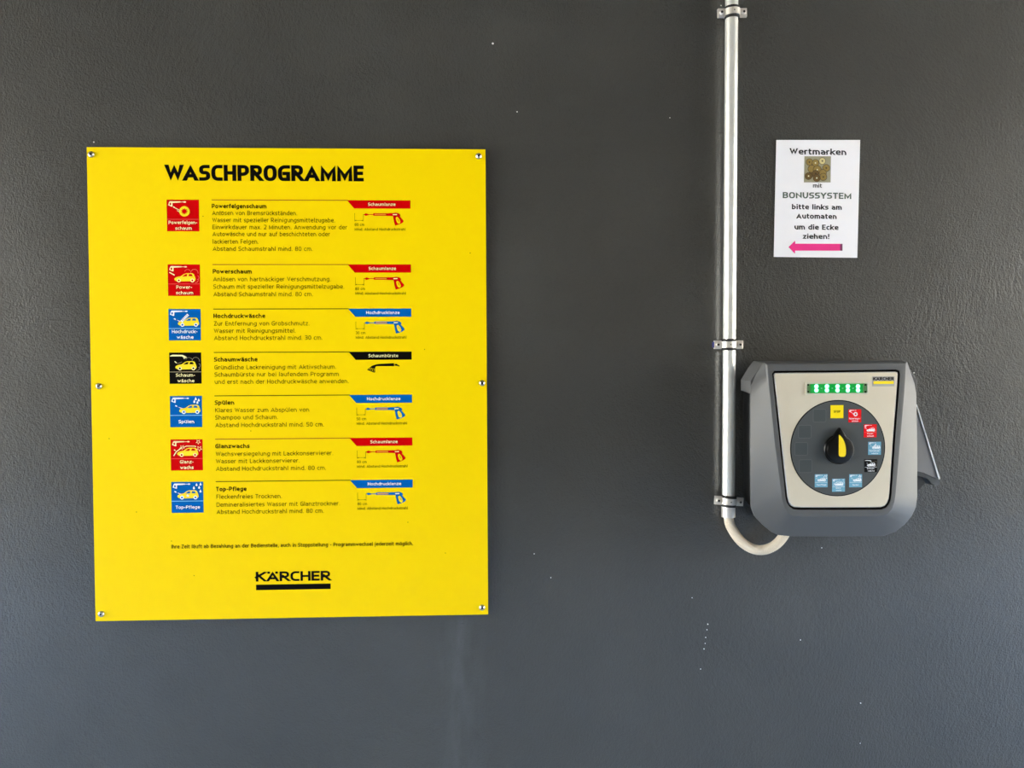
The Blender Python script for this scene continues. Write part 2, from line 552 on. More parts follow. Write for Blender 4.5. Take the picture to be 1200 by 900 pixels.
def ribbon(mb, pts, w, y, key, closed=False, ext=True, lo=None, hi=None, T=None):
    """flat stroke of width w along 2-d points"""
    n = len(pts)
    _lay[0] = (_lay[0] + 1) % 7
    y = y - _lay[0] * .00002            # overlapping strokes never share a plane
    if not closed and ext:
        pts = list(pts)
        for e, q in ((0, 1), (-1, -2)):
            d = (pts[e] - pts[q]).normalized()
            l = w / 2 if abs(d.x) < .2 or abs(d.y) < .2 else w * 1.2
            pts[e] = pts[e] + d * l
    L, Rr = [], []
    for i in range(n):
        p = pts[i]
        if closed:
            d0, d1 = (p - pts[i - 1]).normalized(), (pts[(i + 1) % n] - p).normalized()
        else:
            d0 = (p - pts[i - 1]).normalized() if i else None
            d1 = (pts[i + 1] - p).normalized() if i < n - 1 else None
            d0 = d0 or d1
            d1 = d1 or d0
        nn = Vector((-d0.y - d1.y, d0.x + d1.x))
        nn = nn.normalized() if nn.length > 1e-6 else Vector((-d0.y, d0.x))
        c = max(.30, nn.dot(Vector((-d0.y, d0.x))))
        L.append(p + nn * (w / 2 / c))
        Rr.append(p - nn * (w / 2 / c))
    if lo is not None:      # trim diagonals flush with base line and top
        for side in (L, Rr):
            for i in range(n):
                q = side[i]
                lim = lo if q.y < lo - 1e-9 else hi if q.y > hi + 1e-9 else None
                if lim is None:
                    continue
                if not closed and i in (0, n - 1):
                    o = side[1] if i == 0 else side[-2]
                    if abs(o.y - q.y) > .3 * abs(o.x - q.x) and abs(o.y - q.y) > 1e-9:
                        t = (lim - q.y) / (o.y - q.y)
                        side[i] = q + (o - q) * t
                        continue
                side[i] = Vector((q.x, lim))
    T = T or (lambda a: a)
    tl = [(T(p).x, y - i * 3e-6, T(p).y) for i, p in enumerate(L)]
    tr = [(T(p).x, y - i * 3e-6, T(p).y) for i, p in enumerate(Rr)]
    mb.grid([tl, tr], key, closed=closed)


def text_width(s, cap, w, gap):
    x = 0
    for ch in s:
        x += .46 * cap if ch == ' ' else GL[ch][0] * cap + w * .35 + gap * cap
    return x - gap * cap


def text(mb, s, x0, z0, cap, key, y, x1=None, w=.12, xh=.74, gap=.15, ratio=1.0, shear=0.0):
    """letters from x0 on base line z0; fitted to end at x1; returns nothing"""
    w = w * cap
    nat = text_width(s, cap, w, gap)
    sx = (x1 - x0) / nat if x1 is not None else 1.0
    capd = cap / ratio          # drawn taller, then squashed: thinner horizontals
    T = lambda p: Vector((p.x, z0 + p.y * ratio + (p.x - x0) * shear))
    x = x0
    for ix, ch in enumerate(s):
        if s[ix - 1:ix + 1] == 'WA':
            x -= .10 * cap * sx
        if ch == ' ':
            x += .46 * cap * sx
            continue
        W, kind, strokes = GL[ch]
        gw = (W * cap + w * .35) * sx
        H = capd if kind else capd * xh
        asc, desc = capd * 1.03, -capd * .26
        ww = min(w, gw * .98)

        def my(v):
            if v > 1:
                return (H - w / 2) + (v - 1) * (asc - H)
            if v < 0:
                return w / 2 + (-v) * (desc - 0)
            return w / 2 + v * (H - w)

        def mx(u):
            if gw <= w * 1.02:
                return x + gw / 2
            return x + ww / 2 + u * (gw - ww)

        for st in strokes:
            if st[0] == 'd':
                cx, cy = mx(st[1][0]), my(st[1][1])
                r = min(w * .52, .115 * capd)
                if st[1][1] == 1.85:
                    cy = asc - r
                pts = [Vector((cx - r, cy - r)), Vector((cx + r, cy - r)), Vector((cx + r, cy + r)), Vector((cx - r, cy + r))]
                mb.face([(T(p).x, y, T(p).y) for p in pts], key)
                continue
            closed = st[0] == 'c'
            ps = st[1:] if closed else st
            pp = [(mx(p[0]), my(p[1]), p[2] if len(p) > 2 else 0) for p in ps]
            seg = 4 if cap < .012 else 7
            path = round_path(pp, closed, seg)
            ys = [p[1] for p in ps]
            hi = asc if max(ys) > 1 else H
            lo = desc if min(ys) < 0 else 0
            ribbon(mb, path, w * (1.12 if w > .2 * cap and (ch == 'W' or ch in 'AÄ' and len(path) == 3) else 1), y, key, closed, True, lo, hi, T)
        x += gw + gap * cap * sx


def poly(mb, pts, key, y, T):
    mb.face([(T(p)[0], y, T(p)[1]) for p in pts], key)


def line(mb, pts, w, key, y, T, closed=False):
    ribbon(mb, [Vector(T(p)) for p in pts], w, y, key, closed, False)


# ------------------------------------------------------------------ setting
def structure(mb, name, **kw):
    o = mb.build(name, **kw)
    o['kind'] = 'structure'
    return o


b = MB()
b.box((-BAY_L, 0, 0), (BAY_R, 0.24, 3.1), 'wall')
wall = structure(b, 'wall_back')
b = MB()
b.box((-6.2, -BAY_D - 0.24, -.05), (6.8, -BAY_D, 3.1), 'wallfar')  # unseen wall, added to darken the front and run long to cut diagonal light
structure(b, 'wall_front')
b = MB()
b.box((-BAY_L, -BAY_D - .24, -0.2), (BAY_R, 0.24, 0), 'floor')
structure(b, 'floor')
b = MB()
b.box((-16, -18, -0.25), (16, 12, -0.05), 'yard')
structure(b, 'ground')
b = MB()
b.box((-BAY_L - .8, -BAY_D - .24, 3.1), (BAY_R + .8, 0.24, 3.25), 'ceil')
structure(b, 'ceiling')

b = MB()
for px, py, r in ((577.5, 51, 1.25), (606, 131, .8), (829.5, 731.5, .8), (828.5, 738, .65), (827, 747, .65), (826.3, 754, .55), (825, 760.5, .75),
                  (821, 784, .6), (811, 700.5, .55), (938, 750, .6), (1008.5, 824, .8), (1008, 871, .6), (1071, 437, .9), (110, 166.5, .8),
                  (845, 6.5, .7), (785, 138, .6), (645.5, 677, .6), (626, 649, .6), (963, 642, .6)):
    p = at(px, py)
    rr = r * .00215
    prof = [(rr, 0.0), (rr * .9, -rr * .3), (rr * .5, -rr * .55), (rr * .05, -rr * .6)]
    b.lathe_y((p.x, p.z), prof, 'speck', 8)
sp = b.build('paint_specks', wall, smooth=60)

# ------------------------------------------------------------------ yellow sign
SY = -0.012                                  # front of the panel
X0, X1, Z0, Z1 = -0.9594, 0.0093, 0.8216, 1.9831
sign = thing('information_sign', (0.5 * (X0 + X1), 0, Z0),
             'large yellow car wash programme sign headed WASCHPROGRAMME, screwed to the dark grey wall', 'sign')
b = MB()
lo = [(X0, SY, Z0), (X1, SY, Z0), (X1, SY, Z1), (X0, SY, Z1)]
hi = [(x, -0.007, z) for x, y, z in lo]
b.face(lo, 'yellow')
b.face(hi[::-1], 'core')
b.grid([lo, hi], 'core')
panel = b.build('panel', sign)
PY = SY - 0.0004                             # first print layer
PY2 = SY - 0.0008                            # print on print
PY3 = SY - 0.0012


def screw_mesh(mb, p, r, y, back, key='steel'):
    mb.lathe_y((p.x, p.z), [(r * .5, back), (r * .5, y + .0001), (r, y), (r, y - r * .25), (r * .85, y - r * .55), (r * .5, y - r * .75)], key, 18, False)
    yy = y - r * .75
    n = 12
    lp = [[(p.x + r * .5 * math.cos(2 * math.pi * (i + .5) / n), yy, p.z + r * .5 * math.sin(2 * math.pi * (i + .5) / n)) for i in range(n)]]
    rs = [r * .42 if i % 2 else r * .28 for i in range(n)]
    lp.append([(p.x + rs[i] * math.cos(2 * math.pi * (i + .5) / n), yy, p.z + rs[i] * math.sin(2 * math.pi * (i + .5) / n)) for i in range(n)])
    mb.grid(lp, key)
    lp2 = [lp[1], [(a, yy + r * .3, c) for a, _, c in lp[1]]]
    mb.grid(lp2, 'recess', True, False, True)


for px, py in ((107, 181), (561, 183), (116, 452.5), (565, 449), (118.7, 719.5), (565, 712)):
    b = MB()
    screw_mesh(b, at(px, py, .013), .0078, SY, 0.0)
    s = b.build('screw', sign, smooth=40)
    s['label'] = 'domed steel screw'

# title
b = MB()
text(b, 'WASCHPROGRAMME', -0.7728, 1.9030, .0386, 'black', PY, x1=-0.2872, w=.25, gap=.075, ratio=.86)
b.build('title_lettering', sign, fix=False)

ROWZ = [1.8567, 1.6990, 1.5900, 1.4834, 1.3765, 1.2695, 1.1645]
TX, TW, TH = -0.7700, .0775, .0768
K = 'k'
ROWS = [
    ('red', [('Powerfelgenschaum', 312.3, 244.2), ('Anlösen von Bremsrückständen.', 348.3, 252.3),
             ('Wasser mit spezieller Reinigungsmittelzugabe.', 392.7, 260.6), ('Einwirkdauer max. 2 Minuten. Anwendung vor der', 406.8, 268.8),
             ('Autowäsche und nur auf beschichteten oder', 386.7, 276.9), ('lackierten Felgen.', 303, 285.6),
             ('Abstand Schaumstrahl mind. 80 cm.', 366.5, 294.1)], 'Schaumlanze', '80 cm',
     [('Powerfelgen-', .05, .94, .775), ('schaum', .26, .77, .955)]),
    ('red', [('Powerschaum', 295.2, 320.6), ('Anlösen von hartnäckiger Verschmutzung.', 387.7, 329.5),
             ('Schaum mit spezieller Reinigungsmittelzugabe.', 403.5, 338.2), ('Abstand Schaumstrahl mind. 80 cm.', 366.8, 347.1)], 'Schaumlanze', '80 cm',
     [('Power-', .26, .75, .775), ('schaum', .25, .78, .955)]),
    ('blue', [('Hochdruckwäsche', 310.8, 372.6), ('Zur Entfernung von Grobschmutz.', 362.7, 381.3),
              ('Wasser mit Reinigungsmittel.', 346.5, 389.9), ('Abstand Hochdruckstrahl mind. 30 cm.', 378, 398.1)], 'Hochdrucklanze', '30 cm',
     [('Hochdruck-', .10, .895, .77), ('wäsche', .25, .77, .95)]),
    ('black', [('Schaumwäsche', 301.8, 423.5), ('Gründliche Lackreinigung mit Aktivschaum.', 394, 432.2),
               ('Schaumbürste nur bei laufendem Programm', 397, 440.6), ('und erst nach der Hochdruckwäsche anwenden.', 408.8, 449)], 'Schaumbürste', None,
     [('Schaum-', .20, .80, .775), ('wäsche', .25, .775, .955)]),
    ('blue', [('Spülen', 274.5, 474.2), ('Klares Wasser zum Abspülen von', 362.3, 482.4), ('Shampoo und Schaum.', 325.8, 491.1),
              ('Abstand Hochdruckstrahl mind. 50 cm.', 379.8, 499.6)], 'Hochdrucklanze', '50 cm', [('Spülen', .265, .75, .875)]),
    ('red', [('Glanzwachs', 292.5, 525), ('Wachsversiegelung mit Lackkonservierer.', 390.5, 533.2), ('Wasser mit Lackkonservierer.', 351.3, 542),
             ('Abstand Hochdruckstrahl mind. 80 cm.', 382.2, 550.5)], 'Schaumlanze', '80 cm', [('Glanz-', .285, .71, .775), ('wachs', .29, .71, .955)]),
    ('blue', [('Top-Pflege', 289, 575.2), ('Fleckenfreies Trocknen.', 330.5, 583.7), ('Demineralisiertes Wasser mit Glanztrockner.', 398.5, 592.2),
              ('Abstand Hochdruckstrahl mind. 80 cm.', 379.5, 600.8)], 'Hochdrucklanze', '80 cm', [('Top-Pflege', .13, .89, .87)]),
]


def ell(c, r, n=20, a0=0, a1=360, ry=None):
    ry = ry or r
    return [(c[0] + r * math.cos(math.radians(a0 + (a1 - a0) * i / n)), c[1] + ry * math.sin(math.radians(a0 + (a1 - a0) * i / n))) for i in range(n + (0 if a1 - a0 >= 360 else 1))]


def pictogram(mb, kind, T, sc, tilecol, car, pale, y, y2):
    """kind 0..6; T maps tile (u right, v down, 0..1) to (x,z); sc = tile width"""
    def ringp(c, r0, r1, key, yy, a0=0, a1=360, n=22):
        L = [[(T(p)[0], yy, T(p)[1]) for p in ell(c, r, n, a0, a1)] for r in (r0, r1)]
        mb.grid(L, key, closed=(a1 - a0) >= 360)
    # hand gun at the top left (the brush for kind 3)
    if kind != 3:
        poly(mb, [(.045, .175), (.075, .08), (.10, .05), (.19, .05), (.18, .215), (.15, .22)], pale, y, T)
        poly(mb, ell((.118, .14), .026, 12, ry=.04), tilecol, y2, T)
        poly(mb, [(.18, .05), (.43, .055), (.43, .09), (.18, .105)], pale, y, T)
        poly(mb, [(.43, .066), (.53, .066), (.53, .082), (.43, .082)], pale, y, T)
        poly(mb, [(.53, .055), (.58, .055), (.605, .074), (.58, .095), (.53, .095)], pale, y, T)
    else:
        poly(mb, [(.02, .105), (.10, .07), (.42, .075), (.50, .115), (.56, .16), (.46, .21), (.43, .14), (.40, .125), (.10, .125), (.03, .13)], pale, y, T)
        for k in range(3):
            line(mb, [(.455 + k * .035, .195 - k * .013), (.445 + k * .03, .155)], .008 * sc, tilecol, y2, T)
    if kind == 0:
        c = (.548, .37)
        ringp(c, .098, .165, car, y)
        poly(mb, ell(c, .10, 20), car, y, T)
        star = [(c[0] + (.105 if i % 2 == 0 else .06) * math.cos(math.pi * i / 9), c[1] + (.105 if i % 2 == 0 else .06) * math.sin(math.pi * i / 9)) for i in range(18)]
        poly(mb, star, tilecol, y2, T)
        line(mb, [(.20, .225), (.25, .25)], .03 * sc, pale, y, T)
        line(mb, [(.26, .26), (.40, .335)], .022 * sc, pale, y, T)
        line(mb, [(.32, .345), (.40, .385)], .02 * sc, pale, y, T)
        return
    dx = {1: -.09, 2: 0, 3: -.10, 4: 0, 5: -.09, 6: -.10}[kind]
    dy = {1: .005, 2: 0, 3: .005, 4: .01, 5: -.005, 6: .0}[kind]
    o = lambda pts: [(u + dx, v + dy) for u, v in pts]
    poly(mb, o([(.29, .455), (.31, .425), (.37, .392), (.487, .372), (.592, .30), (.67, .275), (.855, .275), (.905, .305), (.938, .39), (.955, .45),
                (.948, .50), (.90, .53), (.487, .536), (.355, .53), (.30, .495)]), car, y, T)
    for c in ((.434, .505), (.855, .505)):
        poly(mb, o(ell(c, .062, 18)), pale, y2, T)
        poly(mb, o(ell(c, .030, 14)), tilecol, y2 - .0003, T)
    poly(mb, o([(.535, .378), (.63, .310), (.70, .302), (.685, .372)]), tilecol, y2, T)
    poly(mb, o([(.735, .368), (.755, .303), (.84, .306), (.868, .37)]), tilecol, y2, T)
    lw = .018 * sc
    if kind in (1, 3):
        for c, r, a0, a1 in (((.83, .27), .115, 170, 370), ((.90, .42), .07, -70, 80), ((.87, .50), .075, -30, 110)):
            line(mb, ell(c, r, 14, a0, a1), .013 * sc, 'lightred' if tilecol in ('red', 'stick_red') else 'greyline', y, T)
        line(mb, ell((.62, .26), .10, 10, 200, 330), .010 * sc, 'lightred' if tilecol in ('red', 'stick_red') else 'greyline', y, T)
    if kind == 1:
        line(mb, [(.05, .25), (.21, .34)], .032 * sc, pale, y, T)
    if kind == 3:
        line(mb, [(.17, .28), (.23, .335)], .03 * sc, pale, y, T)
        line(mb, [(.24, .35), (.33, .33), (.40, .30)], .014 * sc, 'greyline', y, T)
    if kind in (2, 4, 6):
        du = 0 if kind != 6 else -.07
        line(mb, [(.17 + du, .305), (.225 + du, .335)], .035 * sc, pale, y, T)
        poly(mb, [(.25 + du, .345), (.35 + du, .375), (.42 + du, .40), (.33 + du, .40)], pale, y, T)
    if kind == 2:
        line(mb, [(.40, .40), (.615, .175)], .085 * sc, pale, y, T)
        for k in range(5):
            q = (.44 + k * .036, .36 - k * .0377)
            line(mb, [(q[0] - .045, q[1] - .04), (q[0] + .045, q[1] + .04)], .010 * sc, tilecol, y2, T)
    if kind in (4, 6):
        drops = ((.81, .09), (.905, .13), (.765, .175), (.86, .205)) if kind == 4 else ((.795, .09), (.92, .075), (.71, .195), (.875, .18), (.915, .30))
        for u, v in drops:
            poly(mb, [(u, v - .055), (u + .034, v + .015), (u + .024, v + .043), (u, v + .05), (u - .024, v + .043), (u - .034, v + .015)], pale, y, T)
        if kind == 6:
            poly(mb, [(.51, .395), (.535, .425), (.58, .43), (.545, .455), (.555, .50), (.515, .47), (.475, .50), (.485, .455), (.45, .43), (.495, .425)], pale, y2, T)
    if kind == 5:
        line(mb, [(.09, .53), (.18, .39), (.33, .28), (.36, .26)], .030 * sc, pale, y, T)
        line(mb, [(.40, .255), (.50, .215), (.75, .22), (.80, .235)], .022 * sc, pale, y, T)
        line(mb, [(.11, .33), (.15, .36)], .03 * sc, pale, y, T)
        for (u, v), r in (((.36, .26), .075), ((.87, .085), .07), ((.90, .30), .085)):
            st = [(u + (r if i % 2 == 0 else r * .42) * math.cos(math.pi * i / 5 + .3), v + (r if i % 2 == 0 else r * .42) * math.sin(math.pi * i / 5 + .3)) for i in range(10)]
            line(mb, st, .010 * sc, pale, y, T, closed=True)


def gun_drawing(mb, T, sc, key, y, y2, dist):
    """T maps millimetre-like units (px of the drawing / 13.23) to (x,z)"""
    lw = .55 * sc
    line(mb, [(205, 330), (205, 458)], lw * .6, 'thin', y, T)
    line(mb, [(338, 345), (338, 458)], lw * .6, 'thin', y, T)
    line(mb, [(205, 443), (338, 443)], lw * .6, 'thin', y, T)
    for s, x in ((1, 207), (-1, 336)):
        poly(mb, [(x, 443), (x + s * 18, 434), (x + s * 18, 452)], 'thin', y, T)
    poly(mb, [(338, 352), (375, 333), (400, 338), (418, 345), (418, 360), (400, 366), (375, 371)], key, y, T)
    poly(mb, [(418, 346), (495, 346), (495, 357), (418, 357)], key, y, T)
    poly(mb, [(492, 335), (500, 331), (700, 331), (700, 369), (500, 369), (492, 365)], key, y, T)
    poly(mb, [(512, 343), (690, 343), (690, 358), (512, 358)], 'tubefill', y2, T)
    poly(mb, [(690, 331), (800, 328), (840, 322), (880, 330), (905, 345), (914, 362), (905, 382), (965, 452), (945, 478), (900, 500), (830, 522),
              (815, 470), (798, 374), (690, 370)], key, y, T)
    poly(mb, [(848, 390), (868, 386), (900, 425), (914, 462), (906, 488), (885, 494), (860, 478), (846, 440), (840, 405)], 'yellow', y2, T)
    line(mb, [(866, 412), (880, 440), (893, 460)], lw * .8, key, y2 - .0004, T)
    poly(mb, [(795, 345), (860, 343), (860, 358), (795, 360)], 'cream', y2, T)


for i, (col, lines, tool, dist, caps) in enumerate(ROWS):
    z = ROWZ[i]
    # square programme tile with pictogram and caption
    b = MB()
    b.box((TX, PY, z - TH), (TX + TW, SY + .0002, z), col)
    tile = b.build('programme_tile', sign)
    tile['label'] = {'red': 'red', 'blue': 'blue', 'black': 'black'}[col] + ' square tile captioned ' + ' '.join(c[0] for c in caps).replace('- ', '').rstrip('-')
    T = lambda p, z=z: (TX + p[0] * TW, z - p[1] * TH)
    pale = {'red': 'cream', 'blue': 'white', 'black': 'cream'}[col]
    b = MB()
    pictogram(b, i, T, TW, col, 'pyellow', pale, PY2, PY3)
    dv = {'red': 'midred', 'blue': 'lightblue', 'black': 'greyline'}[col]
    poly(b, [(0, .61), (1, .61), (1, .632), (0, .632)], dv, PY2, T)
    b.build('pictogram', tile, fix=False)
    b = MB()
    for s, u0, u1, v in caps:
        text(b, s, T((u0, v))[0], T((u0, v))[1], .0082, 'white' if col == 'blue' else 'cream', PY2, x1=T((u1, v))[0], w=.17, gap=.13)
    b.build('caption_lettering', tile, fix=False)
    # rule, heading, text
    b = MB()
    b.face([(-.6617, PY, z - .0012), (-.330, PY, z - .0012), (-.330, PY, z + .0006), (-.6617, PY, z + .0006)], 'thinred' if col == 'red' else 'ink')
    b.build('rule_line', sign, fix=False)
    s, xr, yb = lines[0]
    P = at(xr, yb, -SY)
    b = MB()
    text(b, s, -.6613, P.z, .0107, 'ink', PY, x1=P.x, w=.19, gap=.14)
    b.build('heading_lettering', sign, fix=False)
    b = MB()
    for s, xr, yb in lines[1:]:
        P = at(xr, yb, -SY)
        text(b, s, -.6605, P.z, .0105, 'thin', PY, x1=P.x, w=.115, gap=.17)
    b.build('description_lettering', sign, fix=False)
    # slanted banner naming the tool
    b = MB()
    bl, br, bh = -.3325, -.1770, .0202
    b.face([(bl, PY, z), (bl + .0175, PY, z - bh), (br, PY, z - bh), (br, PY, z)], col)
    ban = b.build('tool_banner', sign, fix=False)
    b = MB()
    u0, u1 = {'Schaumlanze': (.332, .763), 'Hochdrucklanze': (.285, .815), 'Schaumbürste': (.315, .785)}[tool]
    wd = br - bl
    text(b, tool, bl + u0 * wd, z - .0138, .0078, 'white' if col == 'blue' else 'cream', PY2, x1=bl + u1 * wd, w=.17, gap=.13)
    b.build('banner_lettering', ban, fix=False)
    # drawing of the tool
    k = wd / 982.0
    TG = lambda p, z=z: (bl + (p[0] - 88) * k, z - (p[1] - 130) * k)
    b = MB()
    if dist:
        gun_drawing(b, TG, k * 13.23, col, PY, PY2, dist)
        dr = b.build('spray_gun_drawing', sign, fix=False)
        b = MB()
        text(b, dist, TG((203, 530))[0], TG((203, 528))[1], .0066, 'thin', PY, x1=TG((352, 530))[0], w=.13, gap=.16)
        text(b, 'Mind. Abstand Hochdruckstrahl', TG((203, 600))[0], TG((203, 600))[1], .0066, 'thin', PY, x1=TG((990, 600))[0], w=.13, gap=.16)
        b.build('distance_lettering', dr, fix=False)
    else:
        q = lambda x, y: (88 + (x - 118) * .992, 130 + (y - 97) * .992)
        poly(b, [q(*p) for p in ((545, 298), (600, 290), (828, 280), (832, 328), (560, 325), (540, 335), (530, 362), (450, 345), (480, 320))], 'black', PY, TG)
        poly(b, [q(*p) for p in ((838, 298), (850, 292), (870, 292), (918, 320), (912, 334), (885, 325), (842, 318))], 'black', PY, TG)
        poly(b, [q(*p) for p in ((455, 340), (530, 358), (532, 420), (518, 428), (410, 385), (410, 375))], 'black', PY, TG)
        for a0, a1 in (((462, 350), (430, 380)), ((480, 354), (458, 392)), ((500, 358), (486, 404)), ((518, 362), (512, 414))):
            line(b, [q(*a0), q(*a1)], .0009, 'yellow', PY2, TG)
        b.build('foam_brush_drawing', sign, fix=False)

b = MB()
text(b, 'Ihre Zeit läuft ab Bezahlung an der Bedienstelle, auch in Stoppstellung - Programmwechsel jederzeit möglich.', -.7722, .9993, .0096, 'ink', PY, x1=-.1772, w=.155, gap=.14)
b.build('footnote_lettering', sign, fix=False)
b = MB()
text(b, 'KÄRCHER', -.5668, .9140, .0243, 'black', PY, x1=-.3830, w=.25, gap=.075, ratio=.82)
b.build('logo_lettering', sign, fix=False)
b = MB()
b.face([(-.5668, PY, .8925), (-.3830, PY, .8925), (-.3830, PY, .9062), (-.5668, PY, .9062)], 'black')
b.build('logo_bar', sign, fix=False)
for px, py in ((238, 253.5), (551, 296.5), (497.5, 409.5), (294, 505), (201, 634), (478, 612), (128, 514), (522, 648), (227.5, 674.5), (160, 600)):
    P = at(px, py, -SY)
    b = MB()
    b.disc((P.x, P.z), .0011, PY, 'ink', 8)
    b.build('dirt_speck', sign, fix=False)

# ------------------------------------------------------------------ paper notice
NY = -0.0022
c = [at(907, 301, .002), at(1004.6, 302, .002), at(1008, 164, .002), at(910, 164, .002)]
notice = thing('paper_notice', (at(957, 301, 0).x, 0, at(957, 301, 0).z),
               'white paper notice headed Wertmarken with a pink arrow on the wall', 'notice')
b = MB()
b.prism([(p.x, p.z) for p in c], NY, 0.0, 'paper')
b.build('sheet', notice)
u = (c[1] - c[0])
shear = u.z / u.x
NP = NY - .0003
for name, rows in (('notice_lettering', [('Wertmarken', 925.3, 991.7, 180.8, 'papertext', .0152, .25), ('mit', 952.6, 963, 219.9, 'papertext', .0105, .2),
                                         ('bitte links am', 927.9, 986.3, 245.2, 'papertext', .0128, .25), ('Automaten', 933.2, 980.3, 256.1, 'papertext', .0128, .25),
                                         ('um die Ecke', 930.9, 982.4, 268.9, 'papertext', .0128, .25), ('ziehen!', 940.8, 971.8, 279.8, 'papertext', .0128, .25)]),
                   ('bonus_lettering', [('BONUSSYSTEM', 917.2, 997.5, 232.2, 'greentext', .0152, .25)])):
    for s, xa, xb, yb, key, cap, w in rows:
        b = MB()
        A, B = at(xa, yb, .002), at(xb, yb, .002)
        text(b, s, A.x, A.z, cap, key, NP, x1=B.x, w=w, xh=.75, gap=.12, ratio=.74, shear=shear)
        b.build(name, notice, fix=False)
b = MB()
pts = [at(x, y, .002) for x, y in ((924, 289.6), (931.8, 282), (931.8, 285.6), (984.4, 285.8), (984.4, 293.8), (931.6, 293.8), (931.6, 297.4))]
b.face([(p.x, NP, p.z) for p in pts], 'pink')
pts = [at(x, y, .002) for x, y in ((984.4, 285.8), (987.2, 285.8), (987.2, 293.9), (984.4, 293.8))]
b.face([(p.x, NP, p.z) for p in pts], 'darkpink')
b.build('arrow_print', notice, fix=False)['label'] = 'pink arrow pointing left'
b = MB()
pts = [at(x, y, .002) for x, y in ((942, 213.8), (973.2, 213.8), (973.7, 183.2), (942.6, 183.2))]
b.face([(p.x, NP, p.z) for p in pts], 'tokenbg')
for k, (px, py, r, key, hole) in enumerate(((948.5, 190, 4.3, 'token1', 'tokenhole'), (955.5, 191, 4.4, 'token1', 'tokenlight'), (963.5, 188.8, 4.2, 'token3', 'tokenhole'),
                                            (951, 198, 4.8, 'token1', None), (968, 197, 4.6, 'token1', 'tokenhole'), (957.5, 199, 5.2, 'token1', 'tokenlight'),
                                            (964, 203, 4.6, 'token1', None), (950, 205, 3.4, 'token2', None), (947.2, 206.5, 4.4, 'token2', 'tokenlight'),
                                            (964.5, 207.5, 4.6, 'token1', 'tokenhole'), (955.5, 203.5, 4.2, 'token2', 'tokenhole'), (956.8, 208.8, 4.5, 'token2', 'tokenlight'))):
    p = at(px, py, .002)
    b.disc((p.x, p.z), r * .00214, NP - .0001 * (k + 1), 'tokenhole', 18)
    b.disc((p.x, p.z), r * .0019, NP - .0001 * (k + 1.3), key, 18)
    if hole:
        b.disc((p.x, p.z), .0020, NP - .0001 * (k + 1.6), hole, 10)
b.build('token_photo', notice, fix=False)

# ------------------------------------------------------------------ metal pipe, clamps, hose
PD, PR = .030, .0158
pt, pb = at(857.6, -40, PD), at(853.4, 593, PD)
pt = pb + (at(857.4, 0, PD) - pb) * 1.9
pipe = thing('metal_pipe', pb, 'straight galvanised metal pipe running up the wall beside the white notice', 'pipe')
b = MB()
n = 40
b.tube([pb + (pt - pb) * (i / n) for i in range(n + 1)], PR, 'galv', 32)
b.build('tube', pipe, smooth=40)
b = MB()
e0, e1 = at(853.5, 591, PD), at(853.6, 606, PD)
b.tube([e0, e0 + (e1 - e0) * .02, e1 + (e0 - e1) * .02, e1], lambda i: (PR + .0004, PR + .0012, PR + .0012, PR - .001)[i], 'zinc', 32)
b.build('end_sleeve', pipe, smooth=30)


def pipe_clamp(cx, cy, tilt, where, plug):
    C0 = at(cx, cy, PD)
    root = thing('pipe_clamp', (C0.x, 0, C0.z), where, 'pipe clamp', 'clamps on the metal pipe')
    ct, stt = math.cos(math.radians(tilt)), math.sin(math.radians(tilt))

    def tr(mb):
        mb.v = [(C0.x + x * ct - z * stt, y, C0.z + x * stt + z * ct) for x, y, z in mb.v]
        return mb

    def halfring(r0, r1, hw, a0, a1, key, mb, n=20):
        loops = []
        for i in range(n + 1):
            a = math.radians(a0 + (a1 - a0) * i / n)
            cs, sn = math.cos(a), math.sin(a)
            loops.append([(r0 * cs, -PD - r0 * sn, -hw), (r1 * cs, -PD - r1 * sn, -hw), (r1 * cs, -PD - r1 * sn, hw), (r0 * cs, -PD - r0 * sn, hw)])
        mb.grid(loops, key, True, True, True)
    b = MB()
    halfring(PR, PR + .0028, .0142, 0, 360, 'rubber', b, 32)
    tr(b).build('rubber_insert', root, smooth=40)
    for sgn, nm in ((1, 'front_strap'), (-1, 'rear_strap')):
        b = MB()
        halfring(PR + .0022, PR + .0046, .0078, 8 * sgn, 172 * sgn, 'zinc', b)
        if sgn == 1:
            b.disc((0, 0), .0016, -PD - PR - .0048, 'recess', 10)
            tr(b).build(nm, root, smooth=40)
            for sx in (-1, 1):
                e = MB()
                xa, xb = sorted((sx * (PR + .002), sx * (PR + .0205)))
                e.box((xa, -PD - .0050, -.0105), (xb, -PD - .0022, .0105), 'zinc')
                ear = tr(e).build('ear', root, bevel=.001)
                s = MB()
                P = Vector((sx * (PR + .0118), 0, 0))
                s.lathe_y((P.x, 0), [(.0036, -PD - .0048), (.0058, -PD - .0052), (.0058, -PD - .0082), (.0046, -PD - .0098), (.003, -PD - .0100)], 'zinc', 16, False)
                s.lathe_y((P.x, 0), [(.003, -PD - .0100), (.0026, -PD - .0070)], 'recess', 16, True)
                tr(s).build('screw', ear, smooth=35)
        else:
            for sx in (-1, 1):
                xa, xb = sorted((sx * (PR + .002), sx * (PR + .0205)))
                b.box((xa, -PD - .0002, -.0105), (xb, -PD + .0026, .0105), 'zinc')
            b.lathe_y((0, 0), [(.006, -PD + PR + .004), (.006, -.001), (.010, -.001), (.010, 0)], 'zinc', 16)
            tr(b).build(nm, root, smooth=40)
    if plug:
        b = MB()
        b.box((-PR - .0245, -PD - .0035, -.007), (-PR - .0200, -PD + .001, .007), 'plug')
        tr(b).build('end_cap', root, bevel=.0008)['label'] = 'blue plastic end cap'
    return root


